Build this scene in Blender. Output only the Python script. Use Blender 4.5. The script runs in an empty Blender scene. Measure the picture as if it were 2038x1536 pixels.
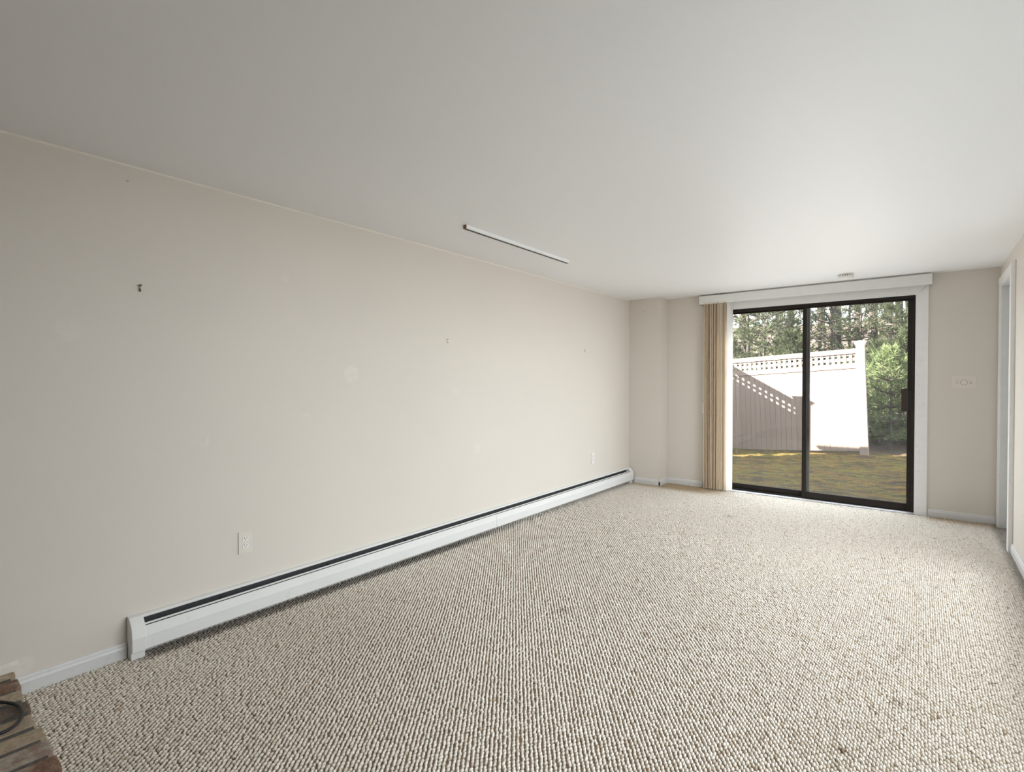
import bpy, bmesh, math, random
import numpy as np
from mathutils import Vector, Matrix

random.seed(7)
rng = np.random.default_rng(7)
C = bpy.context.scene.collection
R = math.radians

# ------------------------------------------------------------------ camera, world, lights, exposure
XL, YP, YB, XR, XP, H = -2.8725, 5.9825, 6.2197, 0.5403, -2.4779, 2.28
sc = bpy.context.scene
cam_d = bpy.data.cameras.new('camera')
cam_d.sensor_fit = 'HORIZONTAL'
cam_d.sensor_width = 36.0
cam_d.lens = 1025.6 * 36.0 / 2038.0
cam_d.clip_start = 0.02
cam_d.clip_end = 300
cam = bpy.data.objects.new('camera', cam_d)
C.objects.link(cam)
cam.location = (0, 0, 1.29)
cam.rotation_euler = (R(90 - 0.7203), 0, R(38.454))
sc.camera = cam

sc.view_settings.view_transform = 'Standard'
sc.view_settings.look = 'None'
sc.view_settings.gamma = 1.0
sc.view_settings.use_curve_mapping = False
sc.view_settings.exposure = 0.22
sc.cycles.use_denoising = True
sc.cycles.max_bounces = 12
sc.cycles.diffuse_bounces = 8
sc.cycles.transparent_max_bounces = 24
sc.cycles.sample_clamp_indirect = 8.0
sc.cycles.caustics_reflective = False
sc.cycles.caustics_refractive = False

SUN_DIR = Vector((1.58, 1.35, -0.93)).normalized()
w = bpy.data.worlds.new('sky')
sc.world = w
w.use_nodes = True
nt = w.node_tree
nt.nodes.clear()
wo = nt.nodes.new('ShaderNodeOutputWorld')
wb = nt.nodes.new('ShaderNodeBackground')
# hazy bright sky: white at the horizon, pale blue overhead, the same all round
tc = nt.nodes.new('ShaderNodeTexCoord')
sx = nt.nodes.new('ShaderNodeSeparateXYZ')
sr = nt.nodes.new('ShaderNodeValToRGB')
sr.color_ramp.elements[0].position = 0.0
sr.color_ramp.elements[0].color = (0.93, 0.97, 1.0, 1)
sr.color_ramp.elements[1].position = 0.9
sr.color_ramp.elements[1].color = (0.72, 0.86, 1.0, 1)
wb.inputs['Strength'].default_value = 4.0
nt.links.new(tc.outputs['Generated'], sx.inputs[0])
nt.links.new(sx.outputs[2], sr.inputs[0])
nt.links.new(sr.outputs[0], wb.inputs[0])
nt.links.new(wb.outputs[0], wo.inputs[0])

sd = bpy.data.lights.new('sun', 'SUN')
sd.energy = 50.0
sd.angle = R(0.55)
sd.color = (1.0, 0.93, 0.84)
sun = bpy.data.objects.new('sun', sd)
C.objects.link(sun)
sun.location = (-6, -6, 9)
sun.rotation_euler = SUN_DIR.to_track_quat('-Z', 'Y').to_euler()

# daylight coming down through the big window of the right-hand wall (outside the frame)
WIN = (0.95, 4.60, 0.25, 2.12)          # y0, y1, z0, z1
ad = bpy.data.lights.new('window_daylight', 'AREA')
ad.shape = 'RECTANGLE'
ad.size = 1.6
ad.size_y = 4.0
ad.energy = 168.0
ad.color = (0.945, 0.97, 1.0)
al = bpy.data.objects.new('window_daylight', ad)
C.objects.link(al)
al.location = (XR + 1.05, (WIN[0] + WIN[1]) / 2, 2.12)
al.rotation_euler = (0, R(42), 0)

# area lamp added in the glazed door to boost its daylight, unseen by camera
dd = bpy.data.lights.new('door_boost_lamp', 'AREA')
dd.shape = 'RECTANGLE'
dd.size = 1.75
dd.size_y = 1.7
dd.energy = 20.0
dd.color = (0.95, 0.98, 1.0)
dd.cycles.use_multiple_importance_sampling = False
do_ = bpy.data.objects.new('door_boost_lamp', dd)
C.objects.link(do_)
do_.location = (-0.97, YB + 0.012, 0.92)
do_.rotation_euler = (R(-90), 0, 0)

# sky portal in the glazed door (emits nothing, only guides the sky sampling)
pdl = bpy.data.lights.new('door_portal', 'AREA')
pdl.shape = 'RECTANGLE'
pdl.size = 1.95
pdl.size_y = 2.1
pdl.cycles.is_portal = True
po = bpy.data.objects.new('door_portal', pdl)
C.objects.link(po)
po.location = (-0.99, YB + 0.22, 1.06)
po.rotation_euler = (R(-90), 0, 0)


# ------------------------------------------------------------------ mesh helpers
class MB:
    """collects verts / faces of one mesh"""
    def __init__(s):
        s.v, s.f = [], []

    def add(s, vs, fs):
        o = len(s.v)
        s.v += [tuple(p) for p in vs]
        s.f += [tuple(i + o for i in q) for q in fs]
        return s

    def box(s, a, b):
        x0, y0, z0 = a
        x1, y1, z1 = b
        return s.add([(x0, y0, z0), (x1, y0, z0), (x1, y1, z0), (x0, y1, z0), (x0, y0, z1), (x1, y0, z1), (x1, y1, z1), (x0, y1, z1)],
                     [(0, 3, 2, 1), (4, 5, 6, 7), (0, 1, 5, 4), (1, 2, 6, 5), (2, 3, 7, 6), (3, 0, 4, 7)])

    def prism(s, prof, p0, p1, axis):
        """extrude a closed 2-D profile along an axis; prof gives the two other coordinates in xyz order"""
        def pt(q, t):
            q = list(q)
            q.insert('xyz'.index(axis), t)
            return q
        n = len(prof)
        vs = [pt(q, p0) for q in prof] + [pt(q, p1) for q in prof]
        fs = [(i, (i + 1) % n, n + (i + 1) % n, n + i) for i in range(n)]
        fs += [tuple(range(n - 1, -1, -1)), tuple(range(n, 2 * n))]
        return s.add(vs, fs)

    def tube(s, pts, r, n=8, caps=True):
        pts = [Vector(p) for p in pts]
        rr = r if isinstance(r, (list, tuple)) else [r] * len(pts)
        o = len(s.v)
        ref = Vector((0, 0, 1))
        for i, p in enumerate(pts):
            d = (pts[min(i + 1, len(pts) - 1)] - pts[max(i - 1, 0)]).normalized()
            if abs(d.dot(ref)) > 0.95:
                ref = Vector((1, 0, 0))
            a = d.cross(ref).normalized()
            b = d.cross(a)
            for k in range(n):
                t = 2 * math.pi * k / n
                s.v.append(tuple(p + (a * math.cos(t) + b * math.sin(t)) * rr[i]))
        for i in range(len(pts) - 1):
            for k in range(n):
                s.f.append((o + i * n + k, o + i * n + (k + 1) % n, o + (i + 1) * n + (k + 1) % n, o + (i + 1) * n + k))
        if caps:
            s.f.append(tuple(o + k for k in range(n - 1, -1, -1)))
            e = o + (len(pts) - 1) * n
            s.f.append(tuple(e + k for k in range(n)))
        return s

    def lathe(s, prof, c=(0, 0, 0), n=32):
        """prof: (radius, z) from top to bottom, around z through c"""
        o = len(s.v)
        for r, z in prof:
            for k in range(n):
                t = 2 * math.pi * k / n
                s.v.append((c[0] + r * math.cos(t), c[1] + r * math.sin(t), c[2] + z))
        for i in range(len(prof) - 1):
            for k in range(n):
                s.f.append((o + i * n + k, o + i * n + (k + 1) % n, o + (i + 1) * n + (k + 1) % n, o + (i + 1) * n + k))
        s.f.append(tuple(o + k for k in range(n)))
        e = o + (len(prof) - 1) * n
        s.f.append(tuple(e + k for k in range(n - 1, -1, -1)))
        return s


def obj(name, mb, mat, parent=None, smooth=False, bevel=0.0, seg=2):
    me = bpy.data.meshes.new(name)
    me.from_pydata(mb.v, [], mb.f)
    bm = bmesh.new()
    bm.from_mesh(me)
    bmesh.ops.recalc_face_normals(bm, faces=bm.faces)
    if bevel:
        es = [e for e in bm.edges if len(e.link_faces) == 2 and e.calc_face_angle(0) > 0.6]
        bmesh.ops.bevel(bm, geom=es, offset=bevel, segments=seg, affect='EDGES', profile=0.6, clamp_overlap=True)
    bm.to_mesh(me)
    bm.free()
    if smooth:
        me.polygons.foreach_set('use_smooth', [True] * len(me.polygons))
        try:
            me.set_sharp_from_angle(angle=R(40))
        except Exception:
            pass
    me.materials.append(mat)
    o = bpy.data.objects.new(name, me)
    C.objects.link(o)
    if parent:
        o.parent = parent
    return o


def raw(name, v, f, mat, parent=None, smooth=False):
    """big triangle soups, straight from numpy"""
    me = bpy.data.meshes.new(name)
    v = np.asarray(v, np.float32)
    f = np.asarray(f, np.int32)
    k = f.shape[1]
    me.vertices.add(len(v))
    me.vertices.foreach_set('co', v.ravel())
    me.loops.add(f.size)
    me.loops.foreach_set('vertex_index', f.ravel())
    me.polygons.add(len(f))
    me.polygons.foreach_set('loop_start', np.arange(len(f), dtype=np.int32) * k)
    me.update(calc_edges=True)
    me.validate()
    if smooth:
        me.polygons.foreach_set('use_smooth', [True] * len(me.polygons))
    me.materials.append(mat)
    o = bpy.data.objects.new(name, me)
    C.objects.link(o)
    if parent:
        o.parent = parent
    return o


def tag(o, label=None, cat=None, group=None, kind=None):
    if label: o['label'] = label
    if cat: o['category'] = cat
    if group: o['group'] = group
    if kind: o['kind'] = kind
    return o


def empty(name, loc=(0, 0, 0), label=None, cat=None, group=None, kind=None):
    o = bpy.data.objects.new(name, None)
    o.empty_display_size = 0.1
    C.objects.link(o)
    o.location = loc
    return tag(o, label, cat, group, kind)


def at(mb, loc):
    """shift world-built verts so they sit under a root standing at loc"""
    mb.v = [(a - loc[0], b - loc[1], c - loc[2]) for a, b, c in mb.v]
    return mb


# ------------------------------------------------------------------ materials
class NT:
    def __init__(s, name):
        s.m = bpy.data.materials.new(name)
        s.m.use_nodes = True
        s.t = s.m.node_tree
        s.t.nodes.clear()
        s.out = s.n('ShaderNodeOutputMaterial')
        s.b = s.n('ShaderNodeBsdfPrincipled')
        s.l(s.b.outputs[0], s.out.inputs[0])

    def n(s, t, **kw):
        x = s.t.nodes.new(t)
        for k, v in kw.items():
            setattr(x, k, v)
        return x

    def l(s, a, b):
        s.t.links.new(a, b)

    def set(s, **kw):
        for k, v in kw.items():
            s.b.inputs[k.replace('_', ' ')].default_value = v
        return s

    def val(s, x, sock):
        if hasattr(x, 'node'):
            s.l(x, sock)
        else:
            sock.default_value = x

    def math(s, op, a, b=0.0, c=0.0, clamp=False):
        x = s.n('ShaderNodeMath', operation=op, use_clamp=clamp)
        s.val(a, x.inputs[0])
        s.val(b, x.inputs[1])
        s.val(c, x.inputs[2])
        return x.outputs[0]

    def pos(s):
        return s.n('ShaderNodeNewGeometry').outputs['Position']

    def objco(s):
        return s.n('ShaderNodeTexCoord').outputs['Object']

    def scale(s, v, sc_):
        x = s.n('ShaderNodeMapping')
        s.l(v, x.inputs[0])
        x.inputs['Scale'].default_value = sc_
        return x.outputs[0]

    def noise(s, v, scale, detail=3, rough=0.55):
        x = s.n('ShaderNodeTexNoise')
        s.l(v, x.inputs['Vector'])
        x.inputs['Scale'].default_value = scale
        x.inputs['Detail'].default_value = detail
        x.inputs['Roughness'].default_value = rough
        return x.outputs[0]

    def ramp(s, f, stops):
        x = s.n('ShaderNodeValToRGB')
        s.l(f, x.inputs[0])
        el = x.color_ramp.elements
        while len(el) < len(stops):
            el.new(0.5)
        for e, (p, c) in zip(el, stops):
            e.position = p
            e.color = (*c, 1) if len(c) == 3 else c
        return x.outputs[0]

    def smooth(s, v, a, b):
        x = s.n('ShaderNodeMapRange', interpolation_type='SMOOTHSTEP')
        s.l(v, x.inputs[0])
        x.inputs[1].default_value = a
        x.inputs[2].default_value = b
        return x.outputs[0]

    def mix(s, f, a, b):
        x = s.n('ShaderNodeMix', data_type='RGBA')
        s.val(f, x.inputs[0])
        for q, k in ((a, 6), (b, 7)):
            if hasattr(q, 'node'):
                s.l(q, x.inputs[k])
            else:
                x.inputs[k].default_value = (*q, 1)
        return x.outputs[2]

    def base(s, c):
        if hasattr(c, 'node'):
            s.l(c, s.b.inputs['Base Color'])
        else:
            s.b.inputs['Base Color'].default_value = (*c, 1)
        return s

    def bump(s, h, strength=0.2, dist=0.002):
        x = s.n('ShaderNodeBump')
        x.inputs['Strength'].default_value = strength
        x.inputs['Distance'].default_value = dist
        s.l(h, x.inputs['Height'])
        s.l(x.outputs[0], s.b.inputs['Normal'])
        return s


def blob(t, p, c, r0, r1):
    """soft round mask about the world point c"""
    d = t.n('ShaderNodeVectorMath', operation='DISTANCE')
    t.l(p, d.inputs[0])
    d.inputs[1].default_value = c
    return t.smooth(d.outputs['Value'], r1, r0)


def m_plain(name, col, rough=0.5, var=0.06, nscale=30, bump=0.0, metallic=0.0, spec=0.5):
    t = NT(name)
    co = t.objco()
    n = t.noise(co, nscale)
    a = tuple(c * (1 - var) for c in col)
    b = tuple(min(1, c * (1 + var)) for c in col)
    t.base(t.ramp(n, [(0.3, a), (0.7, b)]))
    t.set(Roughness=rough, Metallic=metallic)
    t.b.inputs['Specular IOR Level'].default_value = spec
    if bump:
        t.bump(n, bump, 0.002)
    return t.m


def m_wall(name, col, marks=()):
    t = NT(name)
    p = t.pos()
    n1 = t.noise(p, 0.9, 3)
    n2 = t.noise(p, 160, 2)
    n3 = t.noise(p, 7, 4, 0.7)
    a = tuple(c * 0.985 for c in col)
    b = tuple(c * 1.015 for c in col)
    c = t.ramp(n1, [(0.3, a), (0.7, b)])
    lite = tuple(min(1, x * 1.07 + 0.012) for x in col)
    for (pt, r, s_) in marks:
        m = blob(t, p, pt, r * 0.55, r)
        m = t.math('MULTIPLY', m, t.smooth(n3, 0.38, 0.55))
        c = t.mix(t.math('MULTIPLY', m, s_), c, lite)
    t.base(c)
    t.set(Roughness=0.62)
    t.b.inputs['Specular IOR Level'].default_value = 0.35
    h = t.math('ADD', t.math('MULTIPLY', n2, 0.5), t.math('MULTIPLY', n3, 1.2))
    t.bump(h, 0.16, 0.0016)
    return t.m


WALLC = (0.695, 0.650, 0.597)
M = {}
M['wall'] = m_wall('wall_paint', WALLC, [((XL, 1.068, 0.978), 0.05, 0.8), ((XL, 1.957, 1.323), 0.07, 0.8), ((XL, 1.644, 1.065), 0.035, 0.6),
                                         ((XL, 1.52, 1.87), 0.03, 0.5), ((XL, 3.15, 0.72), 0.06, 0.5), ((XL, 2.9, 1.2), 0.05, 0.4),
                                         ((XL, 0.39, 0.12), 0.05, 0.9), ((XL, 0.55, 1.5), 0.06, 0.5)])


def m_ceiling():
    t = NT('ceiling_paint')
    p = t.pos()
    n3 = t.noise(p, 220, 2)
    t.base((0.905, 0.912, 0.925))
    t.set(Roughness=0.5)
    t.b.inputs['Specular IOR Level'].default_value = 0.22
    t.bump(n3, 0.05, 0.001)
    return t.m


M['ceiling'] = m_ceiling()


def m_trim(name, col=(0.84, 0.845, 0.85), dirt=0.35):
    t = NT(name)
    p = t.pos()
    st = t.noise(t.scale(p, (5, 5, 14)), 1.0, 3)
    n = t.noise(p, 26, 4, 0.65)
    c = t.ramp(st, [(0.3, tuple(x * 0.975 for x in col)), (0.7, tuple(min(1, x * 1.015) for x in col))])
    g = t.math('MULTIPLY', t.smooth(n, 0.60, 0.74), dirt)
    c = t.mix(g, c, (0.36, 0.34, 0.32))
    t.base(c)
    t.set(Roughness=0.42)
    t.bump(n, 0.06, 0.001)
    return t.m


M['trim'] = m_trim('trim_paint', dirt=0.2)
M['baseboard'] = m_trim('baseboard_paint', (0.69, 0.69, 0.695), 0.3)
M['heater'] = m_trim('heater_enamel', (0.76, 0.765, 0.76), 0.16)
M['valance'] = m_plain('valance_vinyl', (0.80, 0.81, 0.80), 0.45, 0.02, 12)
M['plastic'] = m_plain('white_plastic', (0.80, 0.795, 0.78), 0.35, 0.02, 20)
M['plate'] = m_plain('painted_plate', (0.73, 0.68, 0.62), 0.5, 0.02, 20)
M['outletw'] = m_plain('outlet_white', (0.80, 0.78, 0.76), 0.4, 0.02, 20)
M['slot'] = m_plain('slot_dark', (0.035, 0.03, 0.028), 0.6, 0.05)
M['bronze'] = m_plain('bronze_aluminium', (0.016, 0.0115, 0.0095), 0.55, 0.18, 14, 0.03, spec=0.3)
M['handle'] = m_plain('handle_brown', (0.030, 0.016, 0.010), 0.5, 0.2, 30)
M['threshold'] = m_plain('threshold_aluminium', (0.55, 0.55, 0.56), 0.35, 0.1, 40, metallic=0.5)
M['dark'] = m_plain('heater_inside', (0.035, 0.036, 0.04), 0.6, 0.2, 40)
M['fin'] = m_plain('fin_metal', (0.16, 0.16, 0.17), 0.45, 0.15, 60, metallic=0.7)
M['black'] = m_plain('black_rubber', (0.010, 0.010, 0.012), 0.5, 0.15, 60)
M['steel'] = m_plain('nail_steel', (0.20, 0.17, 0.13), 0.4, 0.1, 200, metallic=0.8)
M['whitepaintnail'] = m_plain('painted_hook', (0.66, 0.64, 0.60), 0.35, 0.05, 200)
M['rawwood'] = m_plain('raw_wood_end', (0.22, 0.12, 0.07), 0.7, 0.3, 90)
M['doorwhite'] = m_trim('door_paint', (0.70, 0.71, 0.715), 0.1)
M['ground_sub'] = m_plain('earth_brown', (0.085, 0.065, 0.035), 0.95, 0.3, 4, 0.3)
M['siding'] = m_plain('house_siding', (0.42, 0.38, 0.34), 0.8, 0.06, 6)
M['roof'] = m_plain('roof_shingle', (0.12, 0.11, 0.10), 0.9, 0.2, 8)


def m_glass():
    t = NT('window_glass')
    t.t.nodes.remove(t.b)
    tr = t.n('ShaderNodeBsdfTransparent')
    tr.inputs[0].default_value = (0.955, 0.97, 0.965, 1)
    gl = t.n('ShaderNodeBsdfGlossy')
    gl.inputs['Roughness'].default_value = 0.02
    fr = t.n('ShaderNodeFresnel')
    bf = t.n('ShaderNodeNewGeometry').outputs['Backfacing']
    t.l(t.math('SUBTRACT', 1.45, t.math('MULTIPLY', bf, 1.45 - 1 / 1.45)), fr.inputs[0])   # same reflection from either face
    n = t.noise(t.pos(), 9, 4)
    haze_smear = t.math('MULTIPLY', t.smooth(n, 0.45, 0.8), 0.02)
    df = t.n('ShaderNodeBsdfDiffuse')
    df.inputs[0].default_value = (0.8, 0.8, 0.8, 1)
    m1 = t.n('ShaderNodeMixShader')
    t.l(fr.outputs[0], m1.inputs[0]); t.l(tr.outputs[0], m1.inputs[1]); t.l(gl.outputs[0], m1.inputs[2])
    m2 = t.n('ShaderNodeMixShader')
    t.l(t.math('ADD', haze_smear, 0.042), m2.inputs[0]); t.l(m1.outputs[0], m2.inputs[1]); t.l(df.outputs[0], m2.inputs[2])  # even diffuse share paints a pale haze over the view
    t.l(m2.outputs[0], t.out.inputs[0])
    return t.m


M['glass'] = m_glass()


def m_vane(name='vane_fabric', white=False):
    t = NT(name)
    t.t.nodes.remove(t.b)
    p = t.pos()
    n = t.noise(t.scale(p, (60, 60, 4)), 1.0, 3)
    rnd = t.n('ShaderNodeObjectInfo').outputs['Random']
    c = t.ramp(n, [(0.3, (0.88, 0.82, 0.72)), (0.7, (0.94, 0.90, 0.82))])
    c = t.mix(t.math('MULTIPLY', rnd, 0.7), c, (0.72, 0.56, 0.38))
    if white:
        c = t.ramp(n, [(0.3, (0.88, 0.88, 0.87)), (0.7, (0.93, 0.93, 0.92))])
    df = t.n('ShaderNodeBsdfDiffuse')
    tl = t.n('ShaderNodeBsdfTranslucent')
    t.l(c, df.inputs[0])
    t.l(c, tl.inputs[0])
    mx = t.n('ShaderNodeMixShader')
    mx.inputs[0].default_value = 0.38
    t.l(df.outputs[0], mx.inputs[1]); t.l(tl.outputs[0], mx.inputs[2])
    t.l(mx.outputs[0], t.out.inputs[0])
    return t.m


M['vane'] = m_vane()
M['vane_last'] = m_vane('vane_fabric_backlit', True)  # cream vane coloured white to stand in for backlight
M['vanewhite'] = m_plain('vane_white', (0.80, 0.80, 0.79), 0.5, 0.02, 20)

STAINS = [(-1.843, 2.19, .022, .55), (-1.562, 2.413, .03, .8), (-1.071, 2.443, .03, .65), (-0.053, 3.084, .028, .8), (-0.095, 2.949, .03, .6),
          (-0.07, 2.541, .03, 1.0), (-0.136, 2.432, .032, .6), (-0.206, 2.099, .026, .85), (-1.867, 3.572, .035, .7), (-1.41, 5.05, .07, .5),
          (-1.2, 4.6, .03, .5), (-0.414, 3.627, .025, .5), (-0.124, 3.402, .04, .4), (-1.75, 5.0, .05, .4), (-2.05, 3.9, .03, .5), (-2.2, 4.6, .03, .4),
          (-0.30, 4.45, .03, .35), (-0.75, 5.35, .04, .3)]


def m_carpet(name, per_instance=True):
    t = NT(name)
    p = t.pos()
    nf = t.noise(p, 420, 2)
    nb = t.noise(p, 1.1, 3)
    nm = t.noise(p, 34, 3, 0.6)
    sep = t.n('ShaderNodeSeparateXYZ')
    t.l(p, sep.inputs[0])
    X, Y = sep.outputs[0], sep.outputs[1]
    if per_instance:
        rnd = t.n('ShaderNodeObjectInfo').outputs['Random']
        c = t.ramp(rnd, [(0.0, (0.52, 0.43, 0.33)), (0.05, (0.68, 0.62, 0.545)), (0.25, (0.74, 0.69, 0.62)), (0.75, (0.79, 0.745, 0.68)), (1.0, (0.83, 0.79, 0.73))])
    else:
        c = t.ramp(nm, [(0.3, (0.34, 0.27, 0.20)), (0.7, (0.42, 0.35, 0.27))])
    c = t.mix(t.math('MULTIPLY', t.smooth(nb, 0.35, 0.7), 0.10), c, (0.60, 0.56, 0.52))
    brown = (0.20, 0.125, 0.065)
    earth_brown = t.math('MULTIPLY', blob(t, p, (-2.6, 0.9, 0.0), 0.4, 1.8), t.math('ADD', 0.7, t.math('MULTIPLY', nb, 0.5)))  # carpet browner around the near left corner
    c = t.mix(t.math('MULTIPLY', earth_brown, 0.38), c, (0.40, 0.325, 0.235))
    wob = t.math('MULTIPLY', t.math('SUBTRACT', nm, 0.5), 0.05)
    for (x, y, r, s_) in STAINS:
        m = blob(t, p, (x, y, 0.0), r * 0.2, r * 1.1)
        m = t.math('MULTIPLY', m, t.smooth(nm, 0.36, 0.58))
        c = t.mix(t.math('MULTIPLY', m, s_), c, brown)
    # soiling along the heater, worn towards the middle of the room
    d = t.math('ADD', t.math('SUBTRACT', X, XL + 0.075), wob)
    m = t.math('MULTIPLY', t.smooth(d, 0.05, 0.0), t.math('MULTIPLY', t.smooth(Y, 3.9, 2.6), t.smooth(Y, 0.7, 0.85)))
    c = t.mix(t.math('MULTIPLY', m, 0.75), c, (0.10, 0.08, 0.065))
    # tan edge by the far wall and its pilaster, either side of the door
    d = t.math('ADD', t.math('SUBTRACT', YB, Y), t.math('MULTIPLY', wob, 2.0))
    left = t.smooth(X, -1.55, -2.0)
    right = t.smooth(X, 0.02, 0.10)
    band = t.math('MAXIMUM', t.math('MULTIPLY', t.smooth(d, 0.46, 0.24), left), t.math('MULTIPLY', t.smooth(d, 0.24, 0.03), right))
    c = t.mix(t.math('MULTIPLY', band, 0.8), c, (0.46, 0.34, 0.20))
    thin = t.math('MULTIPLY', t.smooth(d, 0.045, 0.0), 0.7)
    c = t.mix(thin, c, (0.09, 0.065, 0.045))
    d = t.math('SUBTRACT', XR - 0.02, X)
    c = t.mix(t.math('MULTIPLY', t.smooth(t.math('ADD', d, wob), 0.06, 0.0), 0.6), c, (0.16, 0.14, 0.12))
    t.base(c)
    t.set(Roughness=0.95)
    t.b.inputs['Specular IOR Level'].default_value = 0.1
    t.bump(nf, 0.5, 0.0015)
    return t.m


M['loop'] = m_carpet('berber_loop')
M['backing'] = m_carpet('carpet_backing', False)


def m_brick(name, a, b, spots):
    t = NT(name)
    co = t.pos()
    n = t.noise(co, 38, 5, 0.65)
    n2 = t.noise(co, 110, 4, 0.7)
    n3 = t.noise(co, 14, 3)
    c = t.ramp(n, [(0.32, a), (0.62, b)])
    c = t.mix(t.math('MULTIPLY', t.smooth(n3, 0.50, 0.66), 0.7), c, spots)
    c = t.mix(t.math('MULTIPLY', t.smooth(n2, 0.60, 0.70), 0.8), c, (0.05, 0.04, 0.03))
    t.base(c)
    t.set(Roughness=0.92)
    t.bump(t.math('ADD', n, n2), 0.9, 0.004)
    return t.m


M['brick_tan'] = m_brick('brick_tan', (0.30, 0.23, 0.15), (0.44, 0.36, 0.26), (0.36, 0.30, 0.24))
M['brick_red'] = m_brick('brick_red', (0.13, 0.070, 0.048), (0.24, 0.135, 0.09), (0.42, 0.33, 0.26))
M['brick_dark'] = m_brick('brick_dark', (0.10, 0.075, 0.058), (0.19, 0.145, 0.11), (0.12, 0.10, 0.09))
M['brick_grey'] = m_brick('brick_grey', (0.27, 0.225, 0.18), (0.42, 0.36, 0.30), (0.20, 0.11, 0.08))
M['mortar'] = m_plain('mortar', (0.115, 0.108, 0.10), 0.95, 0.3, 60, 0.8)


def m_fence():
    t = NT('fence_paint')
    p = t.pos()
    n = t.noise(t.scale(p, (30, 30, 1.5)), 1.0, 4)
    c = t.ramp(n, [(0.3, (0.255, 0.190, 0.160)), (0.7, (0.30, 0.225, 0.19))])
    t.base(c)
    t.set(Roughness=0.75)
    t.bump(n, 0.15, 0.002)
    return t.m


M['fence'] = m_fence()


def m_lawn():
    t = NT('mossy_lawn')
    p = t.pos()
    n1 = t.noise(p, 2.2, 5, 0.6)
    n2 = t.noise(p, 16, 5, 0.7)
    c = t.ramp(n1, [(0.30, (0.065, 0.042, 0.020)), (0.45, (0.150, 0.085, 0.022)), (0.58, (0.120, 0.094, 0.018)), (0.75, (0.155, 0.105, 0.030))])
    n3 = t.noise(t.scale(p, (1.3, 5.5, 1)), 1.6, 5, 0.65)
    c = t.mix(t.math('MULTIPLY', t.smooth(n2, 0.45, 0.62), 0.7), c, (0.055, 0.038, 0.020))
    c = t.mix(t.math('MULTIPLY', t.smooth(n3, 0.47, 0.56), 0.85), c, (0.030, 0.023, 0.016))
    sep = t.n('ShaderNodeSeparateXYZ')
    t.l(p, sep.inputs[0])
    c = t.mix(t.smooth(t.math('ADD', sep.outputs[1], t.math('MULTIPLY', n1, 0.8)), 11.3, 11.7), c, (0.055, 0.035, 0.029))
    t.base(c)
    t.set(Roughness=1.0)
    t.b.inputs['Specular IOR Level'].default_value = 0.05
    t.bump(n2, 0.8, 0.02)
    return t.m


M['lawn'] = m_lawn()


def m_litter():
    t = NT('leaf_litter')
    p = t.pos()
    n = t.noise(p, 3.0, 6, 0.75)
    c = t.ramp(n, [(0.3, (0.065, 0.042, 0.033)), (0.5, (0.13, 0.09, 0.07)), (0.7, (0.17, 0.13, 0.105))])
    t.base(c)
    t.set(Roughness=1.0)
    t.bump(n, 1.0, 0.1)
    return t.m


M['litter'] = m_litter()


def m_leafy(name, a, b, trans=0.3):
    t = NT(name)
    t.t.nodes.remove(t.b)
    p = t.pos()
    n = t.noise(p, 3.5, 3)
    g = t.n('ShaderNodeNewGeometry').outputs['Random Per Island']
    f = t.math('ADD', t.math('MULTIPLY', n, 0.6), t.math('MULTIPLY', g, 0.4))
    c = t.ramp(f, [(0.3, a), (0.7, b)])
    df = t.n('ShaderNodeBsdfDiffuse')
    tl = t.n('ShaderNodeBsdfTranslucent')
    t.l(c, df.inputs[0]); t.l(c, tl.inputs[0])
    mx = t.n('ShaderNodeMixShader')
    mx.inputs[0].default_value = trans
    t.l(df.outputs[0], mx.inputs[1]); t.l(tl.outputs[0], mx.inputs[2])
    t.l(mx.outputs[0], t.out.inputs[0])
    return t.m


M['grass'] = m_leafy('grass_blade', (0.12, 0.10, 0.02), (0.30, 0.26, 0.05))
M['needle'] = m_leafy('pine_needle', (0.038, 0.048, 0.030), (0.085, 0.100, 0.052))
M['needle_pale'] = m_leafy('pine_needle_pale', (0.10, 0.13, 0.06), (0.20, 0.235, 0.115))
M['bark'] = m_plain('pine_bark', (0.055, 0.043, 0.039), 0.95, 0.4, 9, 0.8)
M['twig'] = m_plain('grey_twig', (0.12, 0.095, 0.08), 0.95, 0.3, 9)


# ------------------------------------------------------------------ the room
def struct(name, mb, mat, parent=None, **kw):
    o = obj(name, mb, mat, parent, **kw)
    if parent is None:
        o['kind'] = 'structure'
    return o


TH = 0.12
YR = -3.2                              # wall behind the camera
DX0, DX1, DZ1 = -1.955, -0.03, 2.105   # rough opening of the glazed door
RY0, RY1, RZ1 = 5.36, 6.12, 2.095      # side door opening in the right wall

struct('floor', MB().box((XL - TH, YR - TH, -0.12), (XR + TH, YB, -0.0035)), M['backing'])
struct('ceiling', MB().box((XL - TH, YR - TH, H), (XR + TH, YB + 0.02, H + 0.1)), M['ceiling'])
struct('wall_left', MB().box((XL - TH, YR - TH, -0.02), (XL, YB + 0.15, H)), M['wall'])
b = MB()
b.box((XL, YB, -0.12), (DX0, YB + 0.15, H)).box((DX1, YB, -0.12), (XR + 0.9, YB + 0.15, H)).box((DX0, YB, DZ1), (DX1, YB + 0.15, H)).box((DX0, YB + 0.02, -0.12), (DX1, YB + 0.15, -0.01))
struct('wall_back', b, M['wall'])
struct('wall_pilaster', MB().box((XL, YP, -0.004), (XP, YB, H)), M['wall'])
b = MB()
wy0, wy1, wz0, wz1 = WIN
b.box((XR, YR - TH, -0.02), (XR + TH, wy0, H)).box((XR, wy1, -0.02), (XR + TH, RY0 - 0.018, H)).box((XR, wy0, -0.02), (XR + TH, wy1, wz0))
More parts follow.
